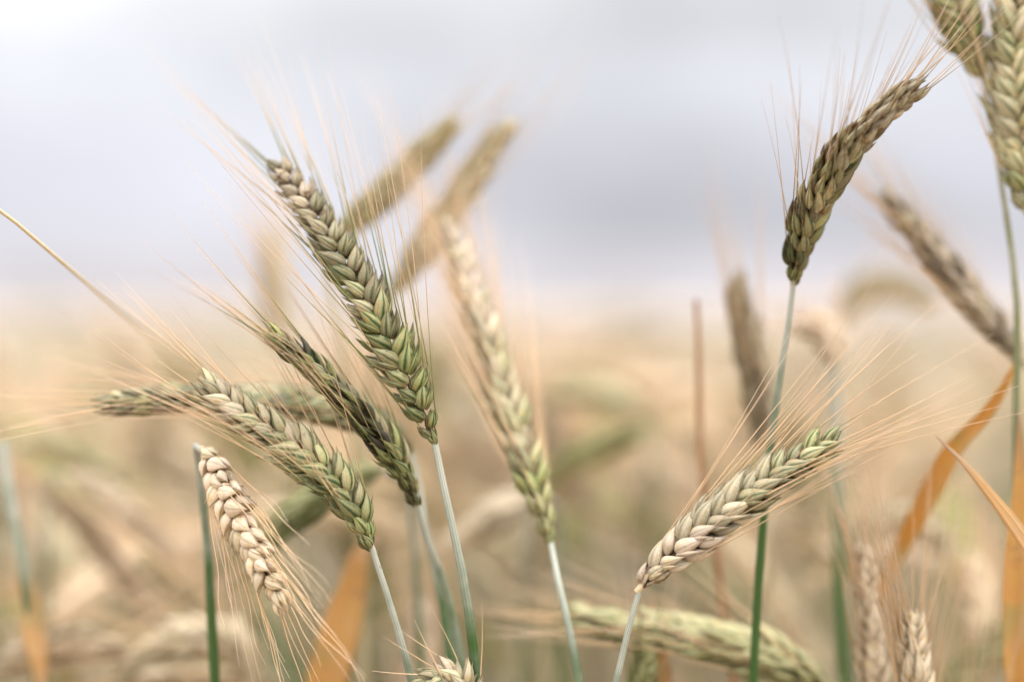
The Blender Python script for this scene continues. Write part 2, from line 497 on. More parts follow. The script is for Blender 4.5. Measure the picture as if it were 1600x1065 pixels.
def stalk(label, ear, stem, roll=0.0, nodes=22, size=1.0, col=(0.35, 0.1, 0.5), col_tip=None, squat=0,
          spread=0.22, awn_len=0.055, awns=2, awn_r=0.20, bias=(0, 0, 0), stem_col=(0.0, 0, 0.5), stem_r=1.5, detail=True,
          fan=0.0, open_=0.55, seed=1, awn_col=None, leaves=(), name="wheat_stalk", group=FG, crinkle=0.0, taper=0.36, fleck=0.14, jit=1.25, var=1.0):
    rr = random.Random(seed)
    if squat != 1: size *= 0.77; nodes = int(nodes * 1.28)
    Ep = [P(*q) for q in ear]
    Sp = to_ground([P(*q) for q in stem])
    root_loc = Sp[-1].copy(); root_loc[2] = 0.0
    root = empty(name, root_loc)
    tag(root, label, "wheat", group)
    # stem
    Sc, Sl = spline(Sp, 70)
    mb = MB()
    r = stem_r * MM * (0.68 + 0.47 * np.clip(Sl / 0.09, 0, 1))
    tube(mb, Sc, r, None, 12, vv=Sl)
    link("stem", mb.mesh("stem", [M_STEM], root_loc), root, stem_col)
    # ear axis
    C, L = spline(Ep, 60)
    mid = C[30]
    view = nrm(CAM - mid)
    T, A, B = frames(C, view)
    cr_, sr_ = math.cos(roll), math.sin(roll)
    A, B = A * cr_ + B * sr_, B * cr_ - A * sr_
    tot = L[-1]
    mb = MB()
    zig = np.sin(np.arange(60) * np.pi * nodes / 60) * 0.0004
    tube(mb, C[:54] + B[:54] * zig[:54, None], np.linspace(1.1, 0.5, 54) * MM * size, None, 8)
    # small collar where the ear meets the stem
    tube(mb, C[0] + (T[0] * np.linspace(-1.8, 3.0, 7)[:, None]) * MM, np.array([1.15, 1.3, 1.45, 1.35, 1.4, 1.2, .9]) * MM * size, None, 10, vv=np.zeros(7), mat=1)
    # slender undeveloped glumes clasping the neck of the ear
    for q_ in range(5):
        an = q_ * 1.257 + rr.uniform(-.3, .3)
        od = B[0] * math.cos(an) + A[0] * math.sin(an)
        floret(mb, C[0] + od * .0009 * size + T[0] * rr.uniform(-1.5, 2.0) * MM, T[0] + od * rr.uniform(.12, .34), od, rr.uniform(6.5, 10) * MM * size, 1.15 * MM * size, .5 * MM * size, 8, 8, 2 if detail else 1)
    emat = [M_RACHIS, M_HUSK, M_AWN]
    col_tip = col if col_tip is None else col_tip
    spots = []
    for i in range(nodes):
        f = 0.015 + 0.915 * i / (nodes - 1)
        x = f * 59; k = min(58, int(x)); a = x - k
        c = C[k] * (1 - a) + C[k + 1] * a
        t_, a_, b_ = T[k], A[k], B[k]
        side = 1 if i % 2 else -1
        al = open_ * (1.0 - 0.35 * f) + rr.uniform(-.10, .10) * jit
        if i >= nodes - 2: al *= 0.45
        al *= 0.55 + 0.45 * min(1, f / 0.16)
        sc = size * (0.52 + 0.48 * min(1, f / 0.2) ** 0.8) * (1 - taper * max(0, (f - 0.5) / 0.5)) * rr.uniform(.90, 1.08)
        fa = rr.uniform(-.14, .14) * jit
        d = nrm(t_ * math.cos(al) + b_ * side * math.sin(al) + a_ * fa)
        xo = nrm(b_ * side * math.cos(al) - t_ * math.sin(al))
        xo = nrm(xo - d * np.dot(xo, d))
        z = np.cross(xo, d)
        ra_ = rr.uniform(-.22, .22) * jit
        xo, z = xo * math.cos(ra_) + z * math.sin(ra_), z * math.cos(ra_) - xo * math.sin(ra_)
        R = np.stack([xo, d, z], 1)
        o = c + b_ * side * 0.0007 * size
        spots.append((R, o, sc, t_, a_, b_, side, f))
    ear_o = None
    if detail:
        ear_o = link("ear", mb.mesh("ear", [M_RACHIS, M_STEM, M_HUSK], root_loc), root, col)
    bmb = MB()
    acol0 = awn_col if awn_col else col
    for i, (R, o, sc, t_, a_, b_, side, f) in enumerate(spots):
        cc = [col[k] * (1 - f) + col_tip[k] * f + rr.uniform(-.14, .14) * (1.2, .8, 1.3)[k] * var for k in range(3)]
        if rr.random() < fleck: cc[1] += rr.uniform(.4, .8)
        if detail:
            me, tips = SPIK[squat][rr.randrange(6)]
            s_ = link("spikelet", me, ear_o, cc)
            M4 = Matrix.Identity(4)
            for r_ in range(3):
                for c_ in range(3): M4[r_][c_] = R[r_, c_] * sc
                M4[r_][3] = o[r_] - root_loc[r_]
            s_.matrix_local = M4
            tw = [o + R @ (tp * sc) for tp in tips]
        else:
            tw = spikelet_geo(mb, (R, o, sc), 7, 7, rr, 1, (1.0, 1.22, 0.84)[squat])
        n_a = awns if f > 0.04 else 1
        for q in rr.sample([0, 1, 2], min(3, n_a)):
            if rr.random() < 0.14: continue
            p0 = tw[q] - R[:, 1] * 0.8 * MM
            zs = (0.5 if q == 0 else -0.5 if q == 1 else 0) + rr.uniform(-.35, .35)
            d0 = nrm(R[:, 1] * 0.8 + t_ * 0.5)
            d1 = nrm(t_ + b_ * (side * (spread + rr.uniform(-.15, .15))) + a_ * zs * spread + np.asarray(bias) * rr.uniform(.5, 1.3))
            la = awn_len * (rr.uniform(.72, 1.18) if rr.random() > .15 else rr.uniform(.25, .6)) * (1 - 0.25 * f) * 1.30
            t = np.linspace(0, 1, 14)[:, None]
            ph = rr.uniform(0, 6)
            wv = np.array([rr.uniform(-1, 1) for _ in range(3)])
            cv = p0 + la * (t * d0 * 0.25 + t * d1 * 0.75 + (t ** 2 - t) * 0.22 * (d1 - d0) + t ** 2 * wv * 0.03) + \
                crinkle * la * np.sin(t * 9 + ph) * wv * t
            rad = awn_r * MM * (1 - 0.82 * t[:, 0] ** 0.9)
            if detail:
                am = MB(); tube(am, cv, rad, None, 5)
                link("awn", am.mesh("awn", [M_AWN], root_loc), ear_o, (acol0[0] + rr.uniform(-.25, .25), 0, acol0[2] + rr.uniform(-.15, .15)))
            else:
                tube(bmb, cv, rad, None, 4)
    if not detail:
        ear_o = link("ear", mb.mesh("ear", emat, root_loc), root, col)
        link("beard", bmb.mesh("beard", [M_AWN], root_loc), root, acol0)
    for lf in leaves:
        make_leaf(root, root_loc, **lf)
    return root

def make_leaf(root, off, pts, width, n0=(0, -1, 0), twist=0.0, curl=0.35, col=(0.8, 0.9, 0.5), basew=0.6, label=None):
    me = leaf_mesh([P(*q) for q in pts], width, n0, off, 30, twist, curl, basew=basew)
    o = link("leaf", me, root, col)
    if label: o['label'] = label
    return o

# ------------------------------------------------------------------ ground and far field
mb = MB()
g1 = np.concatenate([[-3000, -300, -60], np.linspace(-15, 15, 61), [60, 300, 3000]])
X, Y = np.meshgrid(g1, g1)
Z = np.where((abs(X) < 16) & (abs(Y) < 16), rng.normal(0, 0.008, X.shape), 0) - 0.006
mb.grid(np.stack([X, Y, Z], -1), False, np.linspace(0, 1, len(g1)))
ground = link("ground", mb.mesh("ground", [M_SOIL]))
tag(ground, "dry brown soil under the wheat reaching to the horizon", "ground", kind="structure")

# far canopy: a thick bumpy body of wheat starting where single stalks can no longer be told apart
mb = MB()
ys = np.concatenate([[11.0], np.geomspace(11.3, 900, 110)])
rows = []
for y in ys:
    xs = np.linspace(-1, 1, 160) * (y * 0.9 + 6)
    z = 0.86 + 0.05 * np.sin(xs * 0.7 + y * 0.31) * np.cos(y * 0.23 - xs * .2) + rng.normal(0, 0.035, 160) + 0.02
    z = z - 0.01
    rows.append(np.stack([xs, np.full(160, y), z], 1))
rows[0][:, 2] = 0.0
mb.grid(np.stack(rows), False, np.linspace(0, 1, len(ys)))
far = link("distant_wheat", mb.mesh("distant_wheat", [M_FAR]))
tag(far, "far pinkish tan wheat merging into the horizon", "wheat field", kind="stuff")

# ------------------------------------------------------------------ foreground stalks
exec_list = []
stalk("largest sharp ear in the middle, green and cream husks in two rows with dark seam",
      [(679, 690, .450), (655, 632, .450), (610, 540, .451), (560, 445, .455), (502, 352, .462), (455, 285, .470), (424, 240, .477)],
      [(679, 690, .450), (684, 720, .450), (700, 790, .450), (724, 905, .452), (738, 1000, .455), (746, 1080, .458)],
      roll=0.12, nodes=28, size=0.86, awn_r=.21, col=(0.02, 0.03, 0.44), col_tip=(0.90, 0.68, 0.42), spread=0.20, awn_len=0.064, awns=2, seed=3,
      awn_col=(0.45, 0, 0.5), stem_r=1.55, open_=0.60)

stalk("sharp green and straw ear leaning left, its tip crossing a level ear behind",
      [(582, 858, .450), (555, 800, .449), (512, 742, .448), (445, 690, .447), (375, 642, .447), (312, 592, .450)],
      [(582, 858, .450), (588, 875, .450), (610, 945, .452), (632, 1020, .455), (648, 1085, .458)],
      roll=0.62, nodes=22, size=0.95, col=(0.10, 0.05, 0.46), col_tip=(0.75, 0.30, 0.56), spread=0.18, awn_len=0.046, awns=2, seed=5,
      awn_col=(0.8, 0, 0.55), stem_r=1.35, open_=0.52)

stalk("narrow dark green ear with brown flecks, leaning just left of the largest ear",
      [(652, 790, .468), (632, 740, .465), (600, 690, .462), (548, 630, .458), (480, 568, .454), (418, 520, .449)],
      [(652, 790, .468), (662, 830, .472), (690, 900, .483), (712, 985, .486), (726, 1085, .490)],
      squat=2, roll=1.25, nodes=22, size=0.84, var=2.2, col=(0.10, 0.30, 0.36), col_tip=(0.35, 0.25, 0.42), spread=0.22, awn_len=0.045, awns=2, seed=8,
      awn_col=(0.45, 0, 0.5), stem_r=1.6, open_=0.42)

stalk("level ear pointing left behind two leaning ears, olive green underneath and pale on top",
      [(640, 705, .510), (600, 665, .505), (520, 640, .500), (420, 626, .495), (300, 622, .488), (225, 626, .482), (142, 632, .478)],
      [(640, 705, .510), (652, 750, .508), (664, 830, .502), (690, 930, .500), (712, 1085, .500)],
      roll=1.15, nodes=26, size=1.1, col=(0.18, 0.25, 0.34), col_tip=(0.45, 0.30, 0.46), spread=0.20, awn_len=0.05, awns=2, seed=13,
      awn_col=(0.95, 0, 0.6), stem_r=1.7, open_=0.42)

stalk("drooping pale ear of plump dry kernels, hanging head down at the left",
      [(318, 705, .462), (340, 745, .457), (372, 810, .452), (408, 880, .448), (432, 925, .447), (446, 955, .447)],
      [(318, 705, .462), (309, 692, .468), (306, 702, .476), (314, 760, .484), (324, 850, .488), (330, 960, .490), (337, 1085, .492)],
      roll=0.9, nodes=22, size=0.68, jit=2.0, fleck=0, col=(1.0, 0.0, 0.95), col_tip=(1.0, 0.03, 0.92), squat=1, spread=0.26, awn_len=0.040, awns=2, seed=21,
      awn_col=(1.0, 0, 0.78), stem_col=(0.0, 0, .5), stem_r=1.5, open_=0.82, crinkle=0.03, bias=(0.10, 0, -0.30))

stalk("slightly blurred silvery ear right of the largest ear, turning green at its base",
      [(860, 845, .484), (845, 790, .488), (812, 690, .498), (775, 580, .510), (738, 465, .524), (692, 335, .542)],
      [(860, 845, .484), (864, 870, .481), (880, 940, .470), (895, 1010, .470), (908, 1085, .470)],
      squat=2, awn_r=.26, roll=0.75, nodes=28, size=0.96, col=(0.15, 0.05, 0.60), col_tip=(1.1, 0.10, 0.78), spread=0.17, awn_len=0.065, awns=3, seed=34,
      awn_col=(1.0, 0, 0.6), stem_r=1.5, open_=0.42)

stalk("brown olive ear arching right against the sky, wiry awns on its left",
      [(1240, 440, .470), (1249, 388, .466), (1268, 330, .460), (1298, 272, .452), (1338, 218, .447), (1386, 172, .447), (1438, 132, .448)],
      [(1240, 440, .470), (1238, 470, .471), (1224, 555, .474), (1210, 650, .477), (1197, 760, .480), (1188, 870, .482), (1180, 1000, .484), (1176, 1085, .486)],
      fleck=.5, var=1.6, roll=1.1, nodes=24, size=1.06, col=(0.05, 0.25, 0.32), col_tip=(1.0, 0.70, 0.46), spread=0.24, awn_len=0.046, awns=2, seed=44,
      awn_col=(0.75, 0, 0.42), stem_r=1.3, open_=0.46, bias=(-0.22, 0.0, 0.12))

stalk("sharp cream and green ear leaning right at the lower right, tan at its base",
      [(1000, 918, .450), (1030, 885, .450), (1075, 845, .449), (1140, 795, .448), (1210, 745, .449), (1260, 712, .450), (1312, 685, .452)],
      [(1000, 918, .450), (995, 935, .450), (980, 990, .451), (966, 1050, .452), (958, 1090, .453)],
      roll=-0.55, nodes=20, size=1.0, col=(1.05, 0.12, 0.50), col_tip=(0.18, 0.05, 0.54), spread=0.22, awn_len=0.062, awns=2, awn_r=.24, seed=55,
      awn_col=(0.9, 0, 0.52), stem_r=1.25, open_=0.48)

LEAF_RIGHT = dict(pts=[(1590, 560, .500), (1575, 590, .497), (1540, 645, .500), (1490, 700, .505), (1455, 770, .515), (1420, 840, .53), (1385, 915, .55), (1360, 985, .56), (1332, 1085, .57)],
                  width=0.0076, n0=(0.5, -1, 0.2), twist=2.2, curl=0.5, col=(0.9, 0.95, 0.5), basew=0.25, label="long twisted orange leaf")
SHEATH = dict(pts=[(1588, 1090, .494), (1580, 1000, .493), (1580, 900, .492), (1585, 830, .491), (1590, 740, .490), (1592, 640, .490)],
              width=0.0078, n0=(0, -1, 0), twist=0.3, curl=0.5, col=(0.8, 0.85, 0.5), basew=0.8, label="orange brown sheath leaf wrapping the stem")
stalk("ear cut by the top edge near the right corner, on a long slim green stem",
      [(1537, 122, .494), (1524, 88, .493), (1505, 40, .490), (1488, -10, .488), (1470, -70, .485), (1455, -140, .48), (1440, -220, .476)],
      [(1537, 122, .494), (1548, 180, .494), (1565, 290, .494), (1582, 400, .494), (1590, 500, .494), (1588, 640, .494), (1586, 800, .495), (1584, 1085, .496)],
      roll=0.25, nodes=24, size=1.0, col=(0.20, 0.06, 0.72), col_tip=(0.4, 0.1, .7), spread=0.2, awn_len=0.05, awns=2, seed=61,
      awn_col=(0.9, 0, 0.55), stem_r=1.1, stem_col=(0.25, 0, .5), open_=0.55, leaves=[LEAF_RIGHT, SHEATH])

BLADE = dict(pts=[(1690, 1000, .438), (1640, 920, .437), (1600, 858, .437), (1545, 780, .437), (1500, 722, .437), (1462, 682, .437)],
             width=0.0062, n0=(0.4, -1, 0.4), twist=0.5, curl=0.8, col=(0.9, 0.62, 0.5), basew=0.8, label="dry tan leaf blade with a pointed tip")
stalk("large straw green ear cut by the right edge of the frame at the top corner",
      [(1606, 330, .484), (1600, 270, .484), (1592, 190, .484), (1586, 100, .484), (1588, 0, .484), (1594, -100, .484)],
      [(1606, 330, .484), (1614, 400, .482), (1640, 560, .478), (1670, 760, .474), (1695, 1000, .470), (1700, 1090, .470)],
      roll=0.1, nodes=24, size=1.10, col=(0.45, 0.05, 0.70), col_tip=(0.55, 0.05, .70), spread=0.22, awn_len=0.05, awns=2, seed=67,
      awn_col=(0.95, 0, 0.6), stem_r=1.4, open_=0.55, leaves=[BLADE])

stalk("brown blurred ear slanting down right to the stem at the right edge",
      [(1600, 568, .520), (1570, 530, .520), (1520, 470, .520), (1470, 410, .520), (1420, 350, .520), (1375, 298, .522)],
      [(1600, 568, .520), (1625, 600, .52), (1650, 680, .522), (1660, 850, .525), (1665, 1090, .53)],
      squat=2, roll=0.9, nodes=24, size=0.9, col=(0.95, 0.45, 0.36), col_tip=(0.95, 0.55, .36), spread=0.24, awn_len=0.055, awns=2, seed=71,
      awn_col=(1.0, 0, 0.5), stem_r=1.4, stem_col=(.6, 0, .5), open_=0.40)

# softer stalks further back, each still told apart in the photograph
MID = "soft focus wheat stalks behind the sharp ears"
def mid(label, ear, stem, **kw):
    kw.setdefault('detail', False); kw.setdefault('group', MID); kw.setdefault('awn_r', 0.22)
    kw.setdefault('awns', 2)
    kw['size'] = kw.get('size', 1.0) * 1.25
    return stalk(label, ear, stem, **kw)

mid("left one of two tan blurred ears pointing up right against the sky",
    [(518, 380, .56), (556, 344, .56), (620, 282, .56), (670, 232, .56), (712, 195, .56)],
    [(518, 380, .56), (508, 420, .56), (530, 520, .565), (560, 760, .575), (568, 1085, .59)],
    roll=1.1, nodes=20, size=0.84, col=(0.65, 0.12, 0.85), seed=81, open_=0.45, awns=1, awn_r=.20, awn_len=.045, awn_col=(1, 0, .5), stem_col=(.6, 0, .5))
mid("right one of two tan blurred ears pointing up right against the sky",
    [(612, 462, .562), (636, 424, .561), (674, 368, .56), (716, 310, .56), (760, 245, .56), (800, 188, .56)],
    [(612, 462, .562), (600, 500, .563), (575, 620, .58), (570, 800, .585), (568, 1085, .60)],
    roll=0.9, nodes=22, size=0.82, col=(0.7, 0.12, 0.85), seed=82, open_=0.45, awns=1, awn_r=.20, awn_len=.045, awn_col=(1, 0, .5), stem_col=(.6, 0, .5))
mid("blurred ear of dark green underside and pale top lying behind the leaning ears at left",
    [(592, 732, .535), (560, 742, .533), (515, 765, .53), (470, 795, .528), (425, 835, .525)],
    [(592, 732, .535), (618, 738, .538), (636, 770, .545), (650, 880, .55), (660, 1085, .56)],
    roll=1.1, nodes=16, size=0.95, col=(0.15, 0.12, 0.48), seed=83, open_=0.42)
mid("slim grey brown blurred ear standing upright left of the arching ear's stem",
    [(1192, 700, .545), (1188, 650, .545), (1178, 580, .545), (1165, 510, .545), (1150, 445, .545)],
    [(1192, 700, .545), (1196, 760, .545), (1204, 900, .55), (1208, 1085, .555)],
    squat=2, roll=1.2, nodes=22, size=0.85, col=(0.85, 0.40, 0.42), seed=84, open_=0.36, awns=1, awn_r=.20, awn_len=.055, awn_col=(1, 0, .55), stem_col=(.7, 0, .5))
mid("thick pale green ear arching over at the bottom centre, long awns pointing left",
    [(1312, 1110, .508), (1268, 1062, .508), (1200, 1028, .508), (1110, 1000, .508), (1010, 982, .51), (910, 968, .512), (880, 964, .512)],
    [(1312, 1110, .508), (1324, 1140, .508), (1330, 1250, .53)],
    roll=1.2, nodes=26, size=1.12, col=(0.35, 0.03, 0.68), seed=85, open_=0.45, awn_len=.05, awn_col=(1, 0, .62), awns=2)
mid("small yellow green ear poking up at the bottom edge beside the right leaning ear's stem",
    [(990, 1130, .50), (998, 1090, .50), (1004, 1052, .50), (1010, 1008, .50)],
    [(990, 1130, .50), (986, 1170, .50), (980, 1300, .50)],
    roll=0.6, nodes=12, size=0.6, col=(0.3, 0.2, 0.55), seed=86, open_=0.45, awn_len=.03)
mid("little straw ear bent over at the bottom edge with two awns pointing left",
    [(726, 1105, .450), (724, 1075, .450), (710, 1058, .450), (684, 1060, .449), (652, 1080, .448)],
    [(726, 1105, .450), (728, 1140, .45), (734, 1300, .45)],
    roll=0.7, nodes=9, size=0.62, col=(0.7, 0.05, 0.55), seed=88, open_=0.5, awn_len=.018, detail=True, awns=1, awn_col=(1, 0, .6), bias=(-.3, 0, .2))
mid("pale upright ear at the lower right, blurred, left of a smaller bristly one",
    [(1366, 1130, .50), (1362, 1060, .50), (1358, 990, .50), (1352, 920, .50), (1345, 855, .50)],
    [(1366, 1130, .50), (1368, 1200, .50), (1370, 1330, .50)],
    roll=0.9, nodes=20, size=0.72, col=(0.95, 0.12, 0.72), seed=89, awn_r=.27, open_=0.42, awn_len=.045, awn_col=(1, 0, .45), awns=2)
mid("bristly pale ear rising from the bottom edge at right under a fan of tan awns",
    [(1430, 1170, .475), (1429, 1110, .475), (1427, 1050, .475), (1424, 965, .475)],
    [(1430, 1170, .475), (1432, 1230, .475), (1434, 1330, .475)],
    roll=0.9, nodes=18, size=0.78, col=(0.95, 0.12, 0.72), seed=90, awn_r=.27, open_=0.45, awn_len=.05, awn_col=(1, 0, .42), awns=2, spread=.3)
mid("ear hidden below the frame at right, only its tan awns fanning up into view",
    [(1520, 1280, .49), (1515, 1230, .49), (1508, 1170, .49), (1500, 1110, .49)],
    [(1520, 1260, .47), (1522, 1300, .47), (1524, 1380, .47)],
    roll=0.5, nodes=16, size=0.8, col=(0.9, 0.25, 0.5), seed=91, open_=0.45, awn_len=.055, awn_col=(1, 0, .45), awns=2, spread=.28)
mid("blurred olive ear lying level right of the silvery ear in the centre",
    [(850, 760, .66), (880, 730, .66), (930, 705, .66), (985, 688, .66)],
    [(850, 760, .66), (835, 790, .66), (822, 900, .67), (818, 1085, .68)],
    roll=1.1, nodes=18, size=1.0, col=(0.30, 0.1, 0.75), seed=92, open_=0.45)
mid("blurred cream ear lying along the bottom left corner",
    [(-10, 1050, .565), (40, 1025, .565), (110, 1008, .565), (185, 1012, .565)],
    [(-10, 1050, .565), (-30, 1080, .565), (-50, 1250, .57)],
    roll=1.0, nodes=20, size=1.05, col=(0.75, 0.15, 0.66), seed=93, open_=0.5)
mid("blurred cream ear bowed over left of the dark stem near the bottom",
    [(388, 1060, .565), (370, 1015, .565), (320, 995, .565), (260, 1005, .565), (200, 1040, .565)],
    [(388, 1060, .565), (394, 1100, .565), (400, 1300, .57)],
    roll=1.0, nodes=20, size=1.05, col=(0.7, 0.1, 0.66), seed=94, open_=0.5)
mid("blurred ear with an olive flank drooping at the left edge above the corner",
    [(40, 690, .68), (90, 700, .68), (150, 735, .68), (220, 790, .68)],
    [(40, 690, .68), (15, 695, .68), (2, 730, .68), (-4, 850, .69), (-6, 1085, .70)],
    roll=1.0, nodes=20, size=1.0, col=(0.45, 0.15, 0.8), seed=95, open_=0.5)
mid("pale blurred spike standing upright at the bottom behind the middle stems",
    [(640, 1130, .60), (645, 1080, .60), (652, 1020, .60), (656, 950, .60)],
    [(640, 1130, .60), (638, 1180, .60), (634, 1300, .60)],
    roll=0.3, nodes=16, size=0.95, col=(1.0, 0.1, 0.62), seed=96, open_=0.38, awn_len=.03)
mid("blurred white ear top at the upper end of a grey green stem right of centre",
    [(1306, 570, .58), (1300, 545, .58), (1288, 520, .58), (1262, 505, .58)],
    [(1306, 570, .58), (1308, 620, .58), (1310, 760, .575), (1312, 900, .57), (1322, 1090, .565)],
    roll=0.6, nodes=12, size=0.85, col=(1.0, 0.0, 0.8), seed=97, open_=0.45, awn_len=.02, stem_r=2.2)

mid("very blurred tan ear sticking up above the horizon left of the largest ear",
    [(436, 545, .74), (434, 490, .74), (428, 430, .74), (424, 365, .745)],
    [(436, 545, .74), (438, 620, .74), (440, 1085, .75)],
    roll=0.9, nodes=16, size=0.95, col=(0.95, 0.2, 0.7), seed=101, open_=0.45, stem_col=(.8, 0, .5))
mid("blurred pale ear slanting down left behind the silvery ear's stem",
    [(842, 778, .62), (810, 786, .62), (760, 812, .62), (705, 852, .62)],
    [(842, 778, .62), (862, 780, .622), (874, 820, .63), (880, 1085, .64)],
    roll=1.0, nodes=18, size=1.0, col=(0.75, 0.15, 0.55), seed=102, open_=0.45)
mid("blurred cream ear bowed over just left of the broad orange leaf at right",
    [(1330, 905, .60), (1345, 850, .60), (1385, 815, .60), (1435, 822, .60), (1480, 858, .60)],
    [(1330, 905, .60), (1326, 960, .60), (1324, 1085, .61)],
    roll=1.0, nodes=18, size=0.95, col=(0.8, 0.05, 0.78), seed=103, open_=0.45)
mid("blurred whitish ear standing at the lower right between the orange leaves",
    [(1530, 1010, .62), (1528, 970, .62), (1524, 930, .62), (1518, 880, .62)],
    [(1530, 1010, .62), (1534, 1060, .62), (1536, 1200, .62)],
    roll=0.6, nodes=16, size=1.0, col=(1.1, 0.0, 0.95), seed=104, open_=0.42, awn_len=.03)
mid("blurred pale ear drooping over the horizon right of the arching ear's stem",
    [(1310, 500, .80), (1340, 462, .80), (1390, 448, .80), (1450, 468, .80)],
    [(1310, 500, .80), (1300, 560, .80), (1296, 1085, .82)],
    roll=1.0, nodes=18, size=1.1, col=(0.8, 0.08, 0.78), seed=105, open_=0.5)
mid("blurred cream ear sloping down right behind the drooping pale ear",
    [(110, 742, .66), (160, 770, .66), (215, 812, .66), (268, 868, .66)],
    [(110, 742, .66), (88, 738, .662), (76, 790, .67), (70, 1085, .68)],
    roll=1.0, nodes=18, size=1.0, col=(0.9, 0.08, 0.72), seed=106, open_=0.45)
mid("blurred greenish ear lying level at the upper centre of the field, pointing left",
    [(1010, 652, .82), (970, 628, .82), (920, 615, .82), (868, 618, .82)],
    [(1010, 652, .82), (1022, 700, .82), (1026, 1085, .84)],
    roll=1.0, nodes=18, size=1.1, col=(0.4, 0.15, 0.62), seed=107, open_=0.5)

# separate plants without an ear in view
def culm(label, pts, r, scol, name="dry_stalk", leaves=(), cat="stalk", taper=None):
    Sp = to_ground([P(*q) for q in pts])
    off = Sp[-1].copy(); off[2] = 0
    root = empty(name, off); tag(root, label, cat, None)
    Sc, Sl = spline(Sp, 60)
    mb = MB()
    rr_ = r * MM * np.ones(60)
    if taper: rr_ = r * MM * (taper + (1 - taper) * np.clip(Sl / 0.08, 0, 1))
    tube(mb, Sc, rr_, None, 10, vv=Sl)
    link("stem", mb.mesh("stem", [M_STEM], off), root, scol)
    for lf in leaves: make_leaf(root, off, **lf)
    return root

culm("thin brown bare stalk standing left of the grey brown ear", [(1088, 468, .535), (1092, 560, .535), (1094, 700, .535), (1105, 800, .535), (1128, 920, .54), (1150, 1085, .545)], 1.6, (1.0, 1.0, .3), taper=.6)
culm("blurred grey green stem rising at the left edge of the frame", [(2, 690, .55), (12, 760, .55), (30, 850, .55), (42, 920, .55), (60, 1090, .56)], 2.2, (0.0, 0, .5),
     leaves=[dict(pts=[(38, 900, .55), (48, 960, .55), (62, 1030, .55), (66, 1100, .55)], width=.009, col=(.9, .7, .5))])
culm("slim yellow stem slanting from the left edge down behind the awns", [(-260, 160, .43), (-120, 245, .436), (0, 328, .447), (100, 412, .470), (180, 480, .505), (250, 540, .56), (330, 640, .63), (400, 800, .68), (430, 1090, .70)], 0.62, (1.0, 0, .6), name="grass_stalk", cat="grass stalk")
culm("short green plant at the bottom with a broad upright orange and yellow leaf", [(500, 1180, .60), (498, 1220, .60), (496, 1300, .60)], 1.6, (0.0, 0, .5), name="wheat_shoot", cat="wheat shoot",
     leaves=[dict(pts=[(498, 1190, .545), (505, 1090, .545), (525, 1000, .545), (548, 920, .55), (562, 865, .555), (590, 835, .57)], width=.0160, col=(.85, .8, .5), curl=.3, n0=(0.1, -1, 0), twist=.5, basew=.6),
             dict(pts=[(505, 1190, .62), (480, 1110, .62), (440, 1040, .63), (420, 960, .64), (415, 930, .65)], width=.016, col=(.1, 0, .5), curl=.3)])
culm("low shoot with a slim orange leaf at the bottom right of centre", [(1035, 1190, .52), (1034, 1230, .52), (1032, 1320, .52)], 1.3, (0.2, 0, .5), name="wheat_shoot", cat="wheat shoot",
     leaves=[dict(pts=[(1035, 1195, .52), (1034, 1100, .52), (1028, 1000, .525), (1018, 930, .53)], width=.0075, col=(.9, .75, .5), curl=.4)])
culm("dry orange brown stalk slanting at the lower left behind the drooping ear", [(400, 930, .68), (330, 965, .68), (250, 1020, .68), (180, 1085, .69)], 2.0, (1.0, .7, .3), taper=.5)

